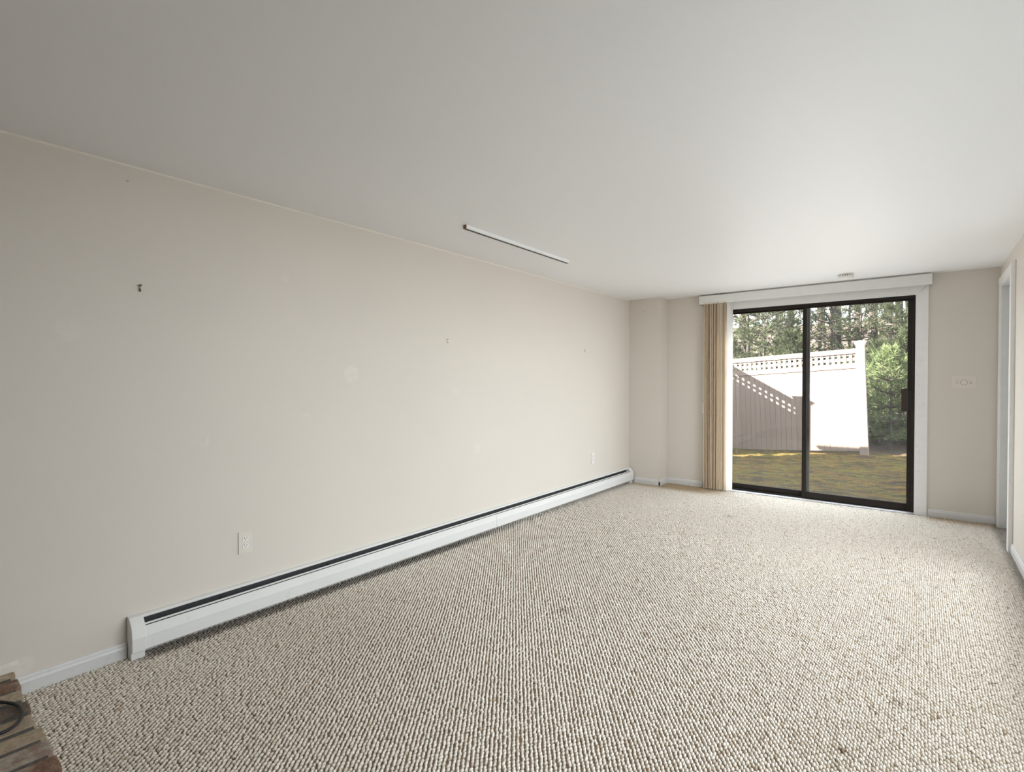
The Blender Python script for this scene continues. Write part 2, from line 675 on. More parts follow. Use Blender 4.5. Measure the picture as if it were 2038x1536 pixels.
b.box((XR, wy0, wz1), (XR + TH, wy1, H)).box((XR, RY0 - 0.018, RZ1 + 0.018), (XR + TH, RY1 + 0.018, H)).box((XR, RY1 + 0.018, -0.02), (XR + TH, YB, H))
struct('wall_right', b, M['wall'])
struct('wall_rear', MB().box((XL, YR - TH, -0.02), (XR, YR, H)), M['wall'])

# window in the right wall, beside the camera and outside the frame
r = empty('window_1', (XR + 0.06, wy0, wz0), kind='structure')
L = r.location
f = MB()
fw = 0.05
f.box((XR + 0.03, wy0, wz0), (XR + 0.1, wy1, wz0 + fw)).box((XR + 0.03, wy0, wz1 - fw), (XR + 0.1, wy1, wz1))
f.box((XR + 0.03, wy0, wz0), (XR + 0.1, wy0 + fw, wz1)).box((XR + 0.03, wy1 - fw, wz0), (XR + 0.1, wy1, wz1))
f.box((XR + 0.04, (wy0 + wy1) / 2 - 0.025, wz0), (XR + 0.09, (wy0 + wy1) / 2 + 0.025, wz1))
obj('window_frame', at(f, L), M['trim'], r)
obj('pane', at(MB().box((XR + 0.06, wy0 + fw, wz0 + fw), (XR + 0.066, (wy0 + wy1) / 2 - 0.025, wz1 - fw)), L), M['glass'], r)
obj('pane', at(MB().box((XR + 0.06, (wy0 + wy1) / 2 + 0.025, wz0 + fw), (XR + 0.066, wy1 - fw, wz1 - fw)), L), M['glass'], r)
obj('window_sill', at(MB().box((XR + 0.002, wy0, wz0), (XR + 0.03, wy1, wz0 + 0.02)), L), M['trim'], r, bevel=0.004)

# thin bead of caulk at the top of the left wall
struct('trim_1', MB().prism([(XL, H), (XL + 0.006, H), (XL, H - 0.008)], YR, YP, 'y'), m_plain('caulk', (0.82, 0.78, 0.70), 0.5, 0.03))

# baseboards: ranch profile (distance from wall, height)
BBP = [(0, -0.004), (0.013, -0.004), (0.013, 0.052), (0.010, 0.060), (0.0085, 0.070), (0.005, 0.076), (0, 0.076)]


def baseboard(name, wall, p0, p1, side):
    """side: 'x+' wall at x=wall facing +x, 'x-', 'y-'"""
    b = MB()
    if side == 'x+':
        b.prism([(wall + d, z) for d, z in BBP], p0, p1, 'y')
    elif side == 'x-':
        b.prism([(wall - d, z) for d, z in BBP], p0, p1, 'y')
    else:
        b.prism([(wall - d, z) for d, z in BBP], p0, p1, 'x')
    return struct(name, b, M['baseboard'])


baseboard('baseboard_left', XL, 0.368, 0.745, 'x+')
baseboard('baseboard_pilaster_front', YP, XL + 0.08, XP + 0.013, 'y-')
baseboard('baseboard_pilaster_side', XP, YP - 0.013, YB, 'x+')
baseboard('baseboard_back', YB, XP + 0.013, -2.035, 'y-')
baseboard('baseboard_back_corner', YB, 0.055, XR - 0.016, 'y-')
baseboard('baseboard_right', XR, YR, 5.285, 'x-')
baseboard('baseboard_rear', YR + 0.013, XL, XR, 'y-')
struct('trim_2', MB().prism([(XL, 0.106), (XL + 0.012, 0.106), (XL + 0.010, 0.135), (XL + 0.004, 0.150), (XL, 0.150)], YR, 0.380, 'y'), M['wall'])

# ---- glazed sliding door (door_1)
r = empty('door_1', ((DX0 + DX1) / 2, YB, 0.0), kind='structure')
L = r.location
cas = MB()
CW = 0.082
prof = lambda s0, s1: None
# casing: three boards, mitred, with a stepped back band
def casing_vert(mb, x_in, x_out, z0, z1_in, z1_out, y):
    s_ = 1 if x_out > x_in else -1
    for (a, bb, th) in ((0.0, 0.62, 0.012), (0.62, 0.86, 0.016), (0.86, 1.0, 0.019)):
        xa, xb = x_in + (x_out - x_in) * a, x_in + (x_out - x_in) * bb
        za, zb = z1_in + (z1_out - z1_in) * a, z1_in + (z1_out - z1_in) * bb
        mb.add([(xa, y, z0), (xb, y, z0), (xb, y, zb), (xa, y, za), (xa, y - th, z0), (xb, y - th, z0), (xb, y - th, zb), (xa, y - th, za)],
               [(0, 1, 2, 3), (7, 6, 5, 4), (0, 4, 5, 1), (1, 5, 6, 2), (2, 6, 7, 3), (3, 7, 4, 0)])
def casing_head(mb, x0, x1, z_in, z_out, y):
    for (a, bb, th) in ((0.0, 0.62, 0.012), (0.62, 0.86, 0.016), (0.86, 1.0, 0.019)):
        o = z_out - z_in
        za, zb = z_in + o * a, z_in + o * bb
        mb.add([(x0 - o * a, y, za), (x1 + o * a, y, za), (x1 + o * bb, y, zb), (x0 - o * bb, y, zb),
                (x0 - o * a, y - th, za), (x1 + o * a, y - th, za), (x1 + o * bb, y - th, zb), (x0 - o * bb, y - th, zb)],
               [(0, 1, 2, 3), (7, 6, 5, 4), (0, 4, 5, 1), (1, 5, 6, 2), (2, 6, 7, 3), (3, 7, 4, 0)])
CX0, CX1, CZ = -1.935, -0.040, 2.096
m = MB(); casing_vert(m, CX1, CX1 + CW + 0.006, -0.004, CZ, CZ + CW, YB); obj('casing', at(m, L), M['trim'], r)
m = MB(); casing_vert(m, CX0, CX0 - CW, -0.004, CZ, CZ + CW, YB); obj('casing', at(m, L), M['trim'], r)
m = MB(); casing_head(m, CX0, CX1, CZ, CZ + CW, YB); obj('casing', at(m, L), M['trim'], r)
# outer bronze frame
FX0, FX1 = -1.93, -0.047
f = MB()
f.box((FX0, YB + 0.005, 2.062), (FX1, YB + 0.13, 2.093))
f.box((FX0, YB + 0.005, 0.02), (FX0 + 0.03, YB + 0.13, 2.062))
f.box((FX1 - 0.022, YB + 0.005, 0.02), (FX1, YB + 0.13, 2.062))
f.box((FX0, YB + 0.03, 0.012), (FX1, YB + 0.13, 0.034))
obj('frame', at(f, L), M['bronze'], r, bevel=0.002, seg=1)
m = MB()
m.prism([(YB - 0.012, -0.004), (YB + 0.135, -0.004), (YB + 0.135, 0.012), (YB + 0.03, 0.020), (YB + 0.004, 0.020), (YB - 0.012, 0.010)], FX0, FX1, 'x')
obj('threshold', at(m, L), M['threshold'], r)
m = MB()
m.box((CX0, YB + 0.0, 2.093), (CX1, YB + 0.13, 2.103)).box((FX1, YB, 0.0), (FX1 + 0.010, YB + 0.13, 2.095)).box((FX0 - 0.010, YB, 0.0), (FX0, YB + 0.13, 2.095))
obj('jamb', at(m, L), M['trim'], r)


def panel(x0, x1, y0, y1, z0, z1, stl, str_, rt, rb):
    p = MB()
    p.box((x0, y0, z0), (x0 + stl, y1, z1)).box((x1 - str_, y0, z0), (x1, y1, z1))
    p.box((x0 + stl, y0, z1 - rt), (x1 - str_, y1, z1)).box((x0 + stl, y0, z0), (x1 - str_, y1, z0 + rb))
    g = MB().box((x0 + stl, (y0 + y1) / 2 - 0.003, z0 + rb), (x1 - str_, (y0 + y1) / 2 + 0.003, z1 - rt))
    return p, g


# fixed outer panel (left) and sliding inner panel (right)
p, g = panel(FX0 + 0.03, -0.936, YB + 0.075, YB + 0.110, 0.030, 2.064, 0.045, 0.048, 0.018, 0.058)
o = obj('fixed_panel', at(p, L), M['bronze'], r, bevel=0.002, seg=1)
obj('glass_pane', at(g, L), M['glass'], o)
p, g = panel(-0.996, FX1 - 0.012, YB + 0.022, YB + 0.060, 0.030, 2.068, 0.040, 0.046, 0.020, 0.064)
sl = obj('sliding_panel', at(p, L), M['bronze'], r, bevel=0.002, seg=1)
obj('glass_pane', at(g, L), M['glass'], sl)
hd = MB()
hd.box((-0.150, YB - 0.030, 0.985), (-0.098, YB - 0.014, 1.205))
hd.box((-0.125, YB - 0.014, 1.012), (-0.100, YB + 0.022, 1.036)).box((-0.125, YB - 0.014, 1.154), (-0.100, YB + 0.022, 1.178))
o = obj('handle', at(hd, L), M['handle'], sl, bevel=0.003)
o['label'] = 'brown pull handle'
obj('latch_plate', at(MB().box((-0.100, YB + 0.010, 1.0), (-0.064, YB + 0.022, 1.18)), L), M['black'], sl, bevel=0.002)

# ---- side door in the right wall (door_2): far jamb, head and near casing are in view
r = empty('door_2', (XR, (RY0 + RY1) / 2, 0.0), kind='structure')
L = r.location
m = MB()
m.box((XR - 0.002, RY1, -0.004), (XR + TH + 0.002, RY1 + 0.018, RZ1 + 0.018)).box((XR - 0.002, RY0 - 0.018, -0.004), (XR + TH + 0.002, RY0, RZ1 + 0.018)).box((XR - 0.002, RY0, RZ1), (XR + TH + 0.002, RY1, RZ1 + 0.018))
m.box((XR + 0.045, RY1 - 0.012, -0.004), (XR + 0.075, RY1, RZ1)).box((XR + 0.045, RY0, RZ1 - 0.012), (XR + 0.075, RY1, RZ1))
obj('jamb', at(m, L), M['doorwhite'], r)
# casings: near leg is proud of the wall, as seen edge-on
def side_casing(name, pts, th):
    mb = MB()
    n = len(pts)
    vs = [(XR, y, z) for y, z in pts] + [(XR - th, y, z) for y, z in pts]
    mb.add(vs, [tuple(range(n)), tuple(range(2 * n - 1, n - 1, -1))] + [(i, i + n, (i + 1) % n + n, (i + 1) % n) for i in range(n)])
    return obj(name, at(mb, L), M['trim'], r, bevel=0.002, seg=1)
ZC = RZ1 + 0.078
side_casing('casing', [(RY0 - 0.006, -0.004), (RY0 - 0.006, RZ1 + 0.006), (RY0 - 0.078, ZC), (RY0 - 0.078, -0.004)], 0.027)
side_casing('casing', [(RY1 + 0.006, -0.004), (RY1 + 0.006, RZ1 + 0.006), (RY1 + 0.078, ZC), (RY1 + 0.078, -0.004)], 0.015)
side_casing('casing', [(RY0 - 0.006, RZ1 + 0.006), (RY1 + 0.006, RZ1 + 0.006), (RY1 + 0.078, ZC), (RY0 - 0.078, ZC)], 0.015)
dl = MB().box((XR + 0.077, RY0 + 0.002, 0.006), (XR + 0.112, RY1 - 0.002, RZ1 - 0.003))
dl = obj('door_leaf', at(dl, L), M['doorwhite'], r)
for (z0, z1) in ((0.25, 0.95), (1.1, 1.95)):
    for (y0, y1) in ((RY0 + 0.1, RY0 + 0.35), (RY0 + 0.42, RY0 + 0.67)):
        obj('door_panel', at(MB().box((XR + 0.072, y0, z0), (XR + 0.077, y1, z1)), L), M['doorwhite'], dl, bevel=0.003)
k = MB().lathe([(0.010, 0.0), (0.010, 0.03), (0.026, 0.04), (0.028, 0.055), (0.018, 0.068), (0.002, 0.07)], n=20)
k.v = [(-z, x, y) for x, y, z in k.v]
k.v = [(x + XR + 0.077, y + RY0 + 0.07, z + 0.95) for x, y, z in k.v]
obj('door_knob', at(k, L), M['steel'], dl, smooth=True)

# roof over the house: its eave throws the shade on the lawn
HX0 = -6.47
struct('roof', MB().prism([(YR - 0.4, 2.96), (6.60, 2.96), (6.60, 3.02), (1.6, 4.4), (YR - 0.4, 3.02)], HX0, 6.0, 'x'), M['roof'])
b = MB().box((HX0, YB, -0.2), (XL - TH, YB + 0.15, 2.96)).box((HX0, YR - 0.3, -0.2), (HX0 + 0.15, YB, 2.96)).box((XL - TH, YB + 0.02, H + 0.1), (XR + 0.9, YB + 0.15, 2.96)).box((XR + 0.9, YB, -0.2), (6.0, YB + 0.15, 2.96))
struct('wall_outside', b, M['siding'])

# ------------------------------------------------------------------ carpet loops
pa, pb = 0.0098, 0.0125
pts = []
xs = np.arange(XL + 0.004, XR + 0.075, pa)
for i, x in enumerate(xs):
    ys = np.arange(-0.5 + (pb if i % 2 else 0), YB - 0.002, 2 * pb)
    pts.append(np.stack([np.full_like(ys, x), ys], 1))
pts = np.concatenate(pts)
pts += rng.normal(0, 1, pts.shape) * (0.0009, 0.0016)
X, Y = pts[:, 0], pts[:, 1]
keep = (X > XL) & (Y < YB - 0.004)
keep &= ~((X < XP + 0.012) & (Y > YP - 0.012))
keep &= ~((X > XR - 0.012) & ((Y < RY0) | (Y > RY1 - 0.004)))
keep &= ~((X < -0.85) & (Y < 0.372))
pts = pts[keep]
n = len(pts)
me = bpy.data.meshes.new('carpet')
me.vertices.add(n)
co = np.zeros((n, 3), np.float32)
co[:, :2] = pts
co[:, 2] = rng.normal(0.0016, 0.0007, n)
me.vertices.foreach_set('co', co.ravel())
a_s = me.attributes.new('loop_size', 'FLOAT_VECTOR', 'POINT')
s3 = np.stack([rng.normal(0.0050, 0.0004, n), rng.normal(0.0084, 0.0007, n), rng.normal(0.0072, 0.0008, n)], 1).astype(np.float32)
a_s.data.foreach_set('vector', s3.ravel())
a_r = me.attributes.new('loop_turn', 'FLOAT_VECTOR', 'POINT')
r3 = np.stack([rng.normal(0.10, 0.12, n), rng.normal(0, 0.12, n), rng.normal(0.22, 0.16, n)], 1).astype(np.float32)
a_r.data.foreach_set('vector', r3.ravel())
carpet = bpy.data.objects.new('carpet', me)
C.objects.link(carpet)
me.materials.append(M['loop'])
tag(carpet, 'cream looped wall to wall carpet with small brown stains', 'carpet', kind='stuff')
ng = bpy.data.node_groups.new('carpet_loops', 'GeometryNodeTree')
ng.interface.new_socket('Geometry', in_out='INPUT', socket_type='NodeSocketGeometry')
ng.interface.new_socket('Geometry', in_out='OUTPUT', socket_type='NodeSocketGeometry')
N = ng.nodes.new
gi, go = N('NodeGroupInput'), N('NodeGroupOutput')
ico = N('GeometryNodeMeshIcoSphere')
ico.inputs['Radius'].default_value = 1.0
ico.inputs['Subdivisions'].default_value = 2
ss = N('GeometryNodeSetShadeSmooth')
sm = N('GeometryNodeSetMaterial')
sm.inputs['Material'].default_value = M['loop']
iop = N('GeometryNodeInstanceOnPoints')
na = N('GeometryNodeInputNamedAttribute'); na.data_type = 'FLOAT_VECTOR'; na.inputs[0].default_value = 'loop_size'
nr = N('GeometryNodeInputNamedAttribute'); nr.data_type = 'FLOAT_VECTOR'; nr.inputs[0].default_value = 'loop_turn'
e2r = N('FunctionNodeEulerToRotation')
lk = ng.links.new
lk(ico.outputs['Mesh'], ss.inputs[0]); lk(ss.outputs[0], sm.inputs[0]); lk(sm.outputs[0], iop.inputs['Instance'])
lk(gi.outputs[0], iop.inputs['Points'])
lk(na.outputs[0], iop.inputs['Scale'])
lk(nr.outputs[0], e2r.inputs[0]); lk(e2r.outputs[0], iop.inputs['Rotation'])
lk(iop.outputs[0], go.inputs[0])
md = carpet.modifiers.new('loops', 'NODES')
md.node_group = ng

# ------------------------------------------------------------------ baseboard heater
HY0, HY1 = 0.748, 5.962
root = empty('baseboard_heater', (XL, (HY0 + HY1) / 2, 0.0), 'long white hydronic baseboard heater with dark slot along the left wall', 'heater')
L = root.location
wx = lambda d: XL + d
b = MB().prism([(wx(0), 0.03), (wx(0.004), 0.03), (wx(0.004), 0.182), (wx(0.022), 0.182), (wx(0.029), 0.177), (wx(0.031), 0.181), (wx(0.023), 0.189), (wx(0), 0.190)], HY0 + 0.04, HY1 - 0.05, 'y')
obj('back_panel', at(b, L), M['heater'], root)
seam = 3.33
fp = [(0.062, 0.149), (0.066, 0.151), (0.0735, 0.105), (0.0735, 0.045), (0.066, 0.040), (0.064, 0.043), (0.070, 0.048), (0.070, 0.104)]
for (y0, y1, dx) in ((HY0 + 0.045, seam, 0.0), (seam - 0.012, HY1 - 0.05, 0.002)):
    obj('front_panel', at(MB().prism([(wx(d + dx), z) for d, z in fp], y0, y1, 'y'), L), M['heater'], root)
obj('damper', at(MB().prism([(wx(0.050), 0.156), (wx(0.060), 0.153), (wx(0.060), 0.1555), (wx(0.050), 0.1585)], HY0 + 0.05, HY1 - 0.06, 'y'), L), M['heater'], root)
fin = MB()
fin.box((wx(0.005), HY0 + 0.06, 0.045), (wx(0.008), HY1 - 0.07, 0.176))
fin.box((wx(0.012), HY0 + 0.15, 0.06), (wx(0.060), HY1 - 0.1, 0.062))
o = obj('element_housing', at(fin, L), M['dark'], root)
fin = MB()
y = HY0 + 0.16
while y < HY1 - 0.15:
    fin.box((wx(0.012), y, 0.062), (wx(0.058), y + 0.0012, 0.118))
    y += 0.011
fin.tube([(wx(0.035), HY0 + 0.06, 0.09), (wx(0.035), HY1 - 0.06, 0.09)], 0.011, 10)
o = obj('fins', at(fin, L), M['fin'], root)
o['kind'] = 'stuff'
for y in (1.15, 1.77, 2.38, 2.98, 3.42, 4.02, 4.62, 5.25, 5.80):
    br = MB().box((wx(0.008), y, 0.05), (wx(0.060), y + 0.014, 0.055)).box((wx(0.008), y, 0.148), (wx(0.058), y + 0.014, 0.151)).box((wx(0.008), y, 0.055), (wx(0.011), y + 0.014, 0.176))
    obj('bracket', at(br, L), M['dark'], root)
cap = [(0, 0.0), (0.058, 0.0), (0.060, 0.038), (0.0755, 0.042), (0.0765, 0.105), (0.066, 0.156), (0.048, 0.176), (0.032, 0.191), (0, 0.193)]
ec = obj('end_cap', at(MB().prism([(wx(d), z) for d, z in cap], HY0, HY0 + 0.055, 'y'), L), M['heater'], root, bevel=0.003)
ec = obj('end_cap', at(MB().prism([(wx(d), z) for d, z in cap[0:1] + cap[1:]], HY1 - 0.07, HY1, 'y'), L), M['heater'], root, bevel=0.006, seg=3)

# ------------------------------------------------------------------ outlets, switches, hooks
def outlet(name, y, z, label, plate_mat):
    r = empty(name, (XL, y, z), label, 'outlet', 'wall outlets on the left wall')
    w2, h2 = 0.036, 0.059
    p = MB().box((0, -w2, -h2), (0.0055, w2, h2))
    obj('cover_plate', p, plate_mat, r, bevel=0.002)
    for s_ in (1, -1):
        c = MB()
        pr = []
        for k_ in range(20):
            t_ = 2 * math.pi * k_ / 20
            pr.append((max(-0.0165, min(0.0165, 0.019 * math.cos(t_))), s_ * 0.0195 + 0.0145 * math.sin(t_)))
        c.prism(pr, 0.0055, 0.0078, 'x')
        rc = obj('receptacle', c, M['outletw'], r)
        for (yy, zz, hh) in ((-0.0065, 0.005, 0.004), (0.0065, 0.005, 0.0034)):
            obj('slot', MB().box((0.0078, yy - 0.0012, s_ * 0.0195 + zz - hh), (0.0083, yy + 0.0012, s_ * 0.0195 + zz + hh)), M['slot'], rc)
        g = MB()
        g.prism([(0.0026 * math.cos(2 * math.pi * k_ / 10), s_ * 0.0195 - 0.006 + 0.0026 * math.sin(2 * math.pi * k_ / 10)) for k_ in range(10)], 0.0078, 0.0083, 'x')
        obj('ground_hole', g, M['slot'], rc)
    s = MB().prism([(0.003 * math.cos(2 * math.pi * k_ / 10), 0.003 * math.sin(2 * math.pi * k_ / 10)) for k_ in range(10)], 0.0055, 0.0068, 'x')
    obj('screw', s, M['outletw'], r)
    return r


outlet('wall_outlet', 1.283, 0.407, 'beige plated duplex outlet above the near end of heater', M['plate'])
outlet('wall_outlet', 5.068, 0.411, 'small white duplex outlet above the far end of heater', M['outletw'])

r = empty('switch_plate', (0.303, YB, 1.264), 'wall coloured triple switch plate with dimmer knob right of glass door', 'switch')
obj('cover_plate', MB().box((-0.084, -0.006, -0.060), (0.084, 0, 0.060)), M['plate'], r, bevel=0.002)
for x in (-0.047, 0.047):
    obj('toggle_surround', MB().box((x - 0.0055, -0.0072, -0.013), (x + 0.0055, -0.006, 0.013)), m_plain('toggle_shadow', (0.46, 0.43, 0.39), 0.5), r)
    obj('toggle', MB().prism([(-0.0072, -0.009), (-0.0072, 0.007), (-0.018, 0.011), (-0.018, 0.005)], x - 0.004, x + 0.004, 'x'), M['plate'], r, bevel=0.001)
k = MB()
k.prism([(0.0235 * math.cos(math.pi / 8 + 2 * math.pi * i / 8), 0.0235 * math.sin(math.pi / 8 + 2 * math.pi * i / 8)) for i in range(8)], -0.018, -0.006, 'y')
obj('dimmer_knob', k, M['plate'], r, bevel=0.002)
k = MB()
k.prism([(0.027 * math.cos(math.pi / 8 + 2 * math.pi * i / 8), 0.027 * math.sin(math.pi / 8 + 2 * math.pi * i / 8)) for i in range(8)], -0.0075, -0.006, 'y')
obj('knob_shadow_ring', k, bpy.data.materials['toggle_shadow'], r)  # darker ring painted for the shadow gap around the knob


def hook(y, z, label, mat, name='picture_hook', x=XL, face='x'):
    b = MB()
    b.tube([(0, 0, 0.004), (0.014, 0, 0.008)], 0.0022, 8)
    b.tube([(0.014, 0, 0.008), (0.0165, 0, 0.0085)], 0.0055, 10)
    b.tube([(0.002, 0, -0.002), (0.002, 0, -0.016), (0.008, 0, -0.019), (0.012, 0, -0.013)], 0.0032, 8)
    b.box((0, -0.004, -0.016), (0.0025, 0.004, 0.010))
    o = obj(name, b, mat, smooth=False)
    o.location = (x, y, z)
    if face == 'y':
        o.rotation_euler = (0, 0, R(-90))
        o.location = (y, YP, z)
    return tag(o, label, 'hook', 'leftover picture hooks')


hook(0.811, 1.722, 'dark steel picture hook high on the left wall above the heater end', M['steel'])
hook(2.811, 1.592, 'painted picture hook with a bright tip mid left wall', M['whitepaintnail'])
hook(4.883, 1.608, 'faint painted picture hook on left wall near the far corner', M['whitepaintnail'])


def nail(loc, label, mat, axis):
    b = MB()
    d = Vector((1, 0, 0)) if axis == 'x' else Vector((0, -1, 0))
    b.tube([(0, 0, 0), tuple(d * 0.008)], 0.0018, 8)
    b.tube([tuple(d * 0.008), tuple(d * 0.0098)], 0.0042, 10)
    o = obj('nail', b, mat)
    o.location = loc
    return tag(o, label, 'nail', 'nails left in the walls')


nail((-2.669, YP, 2.124), 'small dark nail near the top of the corner pilaster', M['steel'], 'y')
nail((XL, 0.77, 2.205), 'small dull nail high on left wall just under the ceiling', M['whitepaintnail'], 'x')

# ------------------------------------------------------------------ ceiling strip and smoke detector
root = empty('ceiling_track', (-2.297, 2.41, H), 'slim white strip fixed to the ceiling near the left wall', 'track')
ang = R(0.6)
root.rotation_euler = (0, 0, ang)
LN = 1.245
t = MB()
t.box((-0.012, 0, -0.024), (0.012, LN, 0))
obj('strip', t, M['trim'], root, bevel=0.001, seg=1)
obj('groove_shade', MB().box((-0.0125, 0.002, -0.0252), (0.008, LN - 0.002, -0.0236)), m_plain('groove_shadow', (0.10, 0.095, 0.085), 0.7), root)  # flat dark strip paints the shade along the underside
o = obj('strip_end', MB().box((-0.0125, -0.006, -0.0245), (0.0125, 0.0, 0)), M['rawwood'], root)
o['label'] = 'bare brown end'
o = obj('strip_end', MB().box((-0.0125, LN, -0.020), (0.0125, LN + 0.008, 0)), M['trim'], root)

root = empty('smoke_detector', (-0.562, 5.755, H), 'round white smoke detector on the ceiling before the glass door', 'smoke detector')
obj('base_ring', MB().lathe([(0.066, 0.0), (0.066, -0.006), (0.064, -0.009), (0.050, -0.009)], n=48), M['plastic'], root, smooth=True)
obj('vent_core', MB().lathe([(0.052, -0.009), (0.052, -0.022)], n=40), m_plain('vent_shadow', (0.28, 0.28, 0.27), 0.6), root)
for k_ in range(20):
    a = 2 * math.pi * (k_ + 0.5) / 20
    v = MB().box((0.050, -0.0038, -0.023), (0.062, 0.0038, -0.009))
    o = obj('vent_rib', v, M['plastic'], root)
    o.rotation_euler = (0, 0, a)
obj('cover', MB().lathe([(0.063, -0.022), (0.063, -0.034), (0.060, -0.041), (0.052, -0.045), (0.030, -0.046)], n=48), M['plastic'], root, smooth=True)
obj('test_button', MB().lathe([(0.012, -0.0455), (0.012, -0.0475), (0.010, -0.048)], n=20), M['plastic'], root, smooth=True)

# ------------------------------------------------------------------ vertical blind
root = empty('vertical_blind', (-0.99, YB, 2.17), 'cream vertical blind drawn to the left side of the glass door', 'blind')
L = root.location
v = MB()
v.box((-2.054, YB - 0.104, 2.166), (0.077, YB - 0.098, 2.264))
v.box((-2.054, YB - 0.104, 2.166), (-2.049, YB, 2.264)).box((0.072, YB - 0.104, 2.166), (0.077, YB, 2.264))
obj('valance', at(v, L), M['valance'], root, bevel=0.0015, seg=1)
obj('head_rail', at(MB().box((-2.03, YB - 0.080, 2.205), (0.05, YB - 0.045, 2.245)), L), M['plastic'], root)
NV = 17
for i in range(NV):
    last = i >= NV - 1
    x = -1.982 + i * 0.0152 + (0.024 if last else 0.0)
    tilt = R(rng.uniform(-16, 4)) if not last else R(-32)
    wv = 0.0445
    vb = MB()
    z0, z1 = 0.018, 2.185
    cv = []
    for q in range(7):
        s_ = -1 + 2 * q / 6
        cv.append((0.0035 * (1 - s_ * s_), s_ * wv))
    prof2 = cv + [(a + 0.0009, b_) for a, b_ in reversed(cv)]
    ct, st = math.cos(tilt), math.sin(tilt)
    prof2 = [(a * ct - b_ * st, a * st + b_ * ct) for a, b_ in prof2]
    vb.prism(prof2, z0 + rng.uniform(0, 0.006), z1, 'z')
    vb.v = [(a + x, b_ + YB - 0.066, c_) for a, b_, c_ in vb.v]
    o = obj('vane', at(vb, L), M['vane_last'] if last else M['vane'], root)
    if last: o['label'] = 'end vane painted backlit white'
ct_ = MB().box((-2.046, YB - 0.014, 0.89), (-2.020, YB - 0.0, 1.013))
o = obj('cord_tensioner', at(ct_, L), M['plastic'], root, bevel=0.003)
cd = MB().tube([(-2.034, YB - 0.02, 2.2), (-2.033, YB - 0.02, 1.5), (-2.034, YB - 0.012, 0.99)], 0.0012, 6)
obj('cord', at(cd, L), M['plastic'], root)

# ------------------------------------------------------------------ brick hearth and cable
root = empty('brick_hearth', (-2.0, -0.2, 0.0), 'low brick hearth with dark mortar in the near left corner', 'hearth')
L = root.location
obj('mortar_bed', at(MB().box((XL + 0.001, -1.15, -0.004), (-0.87, 0.352, 0.100)), L), M['mortar'], root)
edges = [-2.895, -2.806, -2.690, -2.590, -2.478, -2.358, -2.250, -2.140, -2.030]
while edges[-1] < -0.95:
    edges.append(edges[-1] + 0.110)
mats = ['brick_tan', 'brick_red', 'brick_tan', 'brick_dark', 'brick_tan', 'brick_tan', 'brick_grey', 'brick_red']
nb = 0
for i in range(len(edges) - 1):
    x0, x1 = max(edges[i] + 0.010, XL + 0.002), min(edges[i + 1] - 0.019, -0.88)
    for j in range(7):
        y1 = 0.366 - j * 0.215 + rng.uniform(-0.006, 0.004) - (0.0 if i % 2 == 0 or j == 0 else 0.0)
        y0 = max(y1 - 0.200, -1.15)
        top = 0.108 + rng.uniform(-0.004, 0.004)
        mt = mats[i] if (j == 0 and i < len(mats)) else random.choice(mats)
        bb = MB().box((x0 + rng.uniform(0, .004), y0, 0.0), (x1 - rng.uniform(0, .004), y1, top))
        obj('brick', at(bb, L), M[mt], root, bevel=0.006, seg=2)
        nb += 1
# black cable loop lying on the bricks
pp = [(-2.80, 0.15), (-2.735, 0.20), (-2.666, 0.252), (-2.621, 0.295), (-2.569, 0.325), (-2.528, 0.337), (-2.490, 0.338), (-2.455, 0.334), (-2.415, 0.320), (-2.390, 0.298), (-2.382, 0.271), (-2.396, 0.226), (-2.45, 0.14), (-2.55, 0.08), (-2.66, 0.06)]


def catmull(P, k=6):
    P = [Vector(p) for p in P]
    out = []
    for i in range(len(P) - 1):
        a, b, c, d = P[max(i - 1, 0)], P[i], P[i + 1], P[min(i + 2, len(P) - 1)]
        for q in range(k):
            t_ = q / k
            out.append(0.5 * ((2 * b) + (c - a) * t_ + (2 * a - 5 * b + 4 * c - d) * t_ ** 2 + (3 * b - a - 3 * c + d) * t_ ** 3))
    out.append(P[-1])
    return out


cb = MB().tube(catmull([(x, y, 0.1170) for x, y in pp]), 0.0056, 10)
tag(obj('cable', cb, M['black'], smooth=True), 'black cable looped on the brick hearth', 'cable')


# ------------------------------------------------------------------ outdoors: lawn, fence, trees
def ground_z(x, y):
    return -0.088 + 0.034 * (x + 2.93)


nx, ny = 150, 170
gx = np.linspace(-6.5, 2.5, nx)
gy = np.linspace(6.38, 13.0, ny)
GX, GY = np.meshgrid(gx, gy)
from mathutils import noise as mn
GZ = np.zeros_like(GX)
for j in range(ny):
    for i in range(nx):
        x, y = GX[j, i], GY[j, i]
        h = mn.noise((x * 1.6, y * 2.6, 0)) * 0.024 + mn.noise((x * 4, y * 7, 3)) * 0.026 + mn.noise((x * 12, y * 18, 7)) * 0.014
        GZ[j, i] = ground_z(x, y) + h - 0.012 + max(0, y - 11.6) * 0.03
v = np.stack([GX, GY, GZ], -1).reshape(-1, 3)
idx = np.arange(nx * ny).reshape(ny, nx)
fq = np.stack([idx[:-1, :-1], idx[:-1, 1:], idx[1:, 1:], idx[1:, :-1]], -1).reshape(-1, 4)
tag(raw('lawn', v, fq, M['lawn'], smooth=True), kind='structure')


def gz(x, y):
    i = int(np.clip((x - gx[0]) / (gx[1] - gx[0]), 0, nx - 1))
    j = int(np.clip((y - gy[0]) / (gy[1] - gy[0]), 0, ny - 1))
    return GZ[j, i]


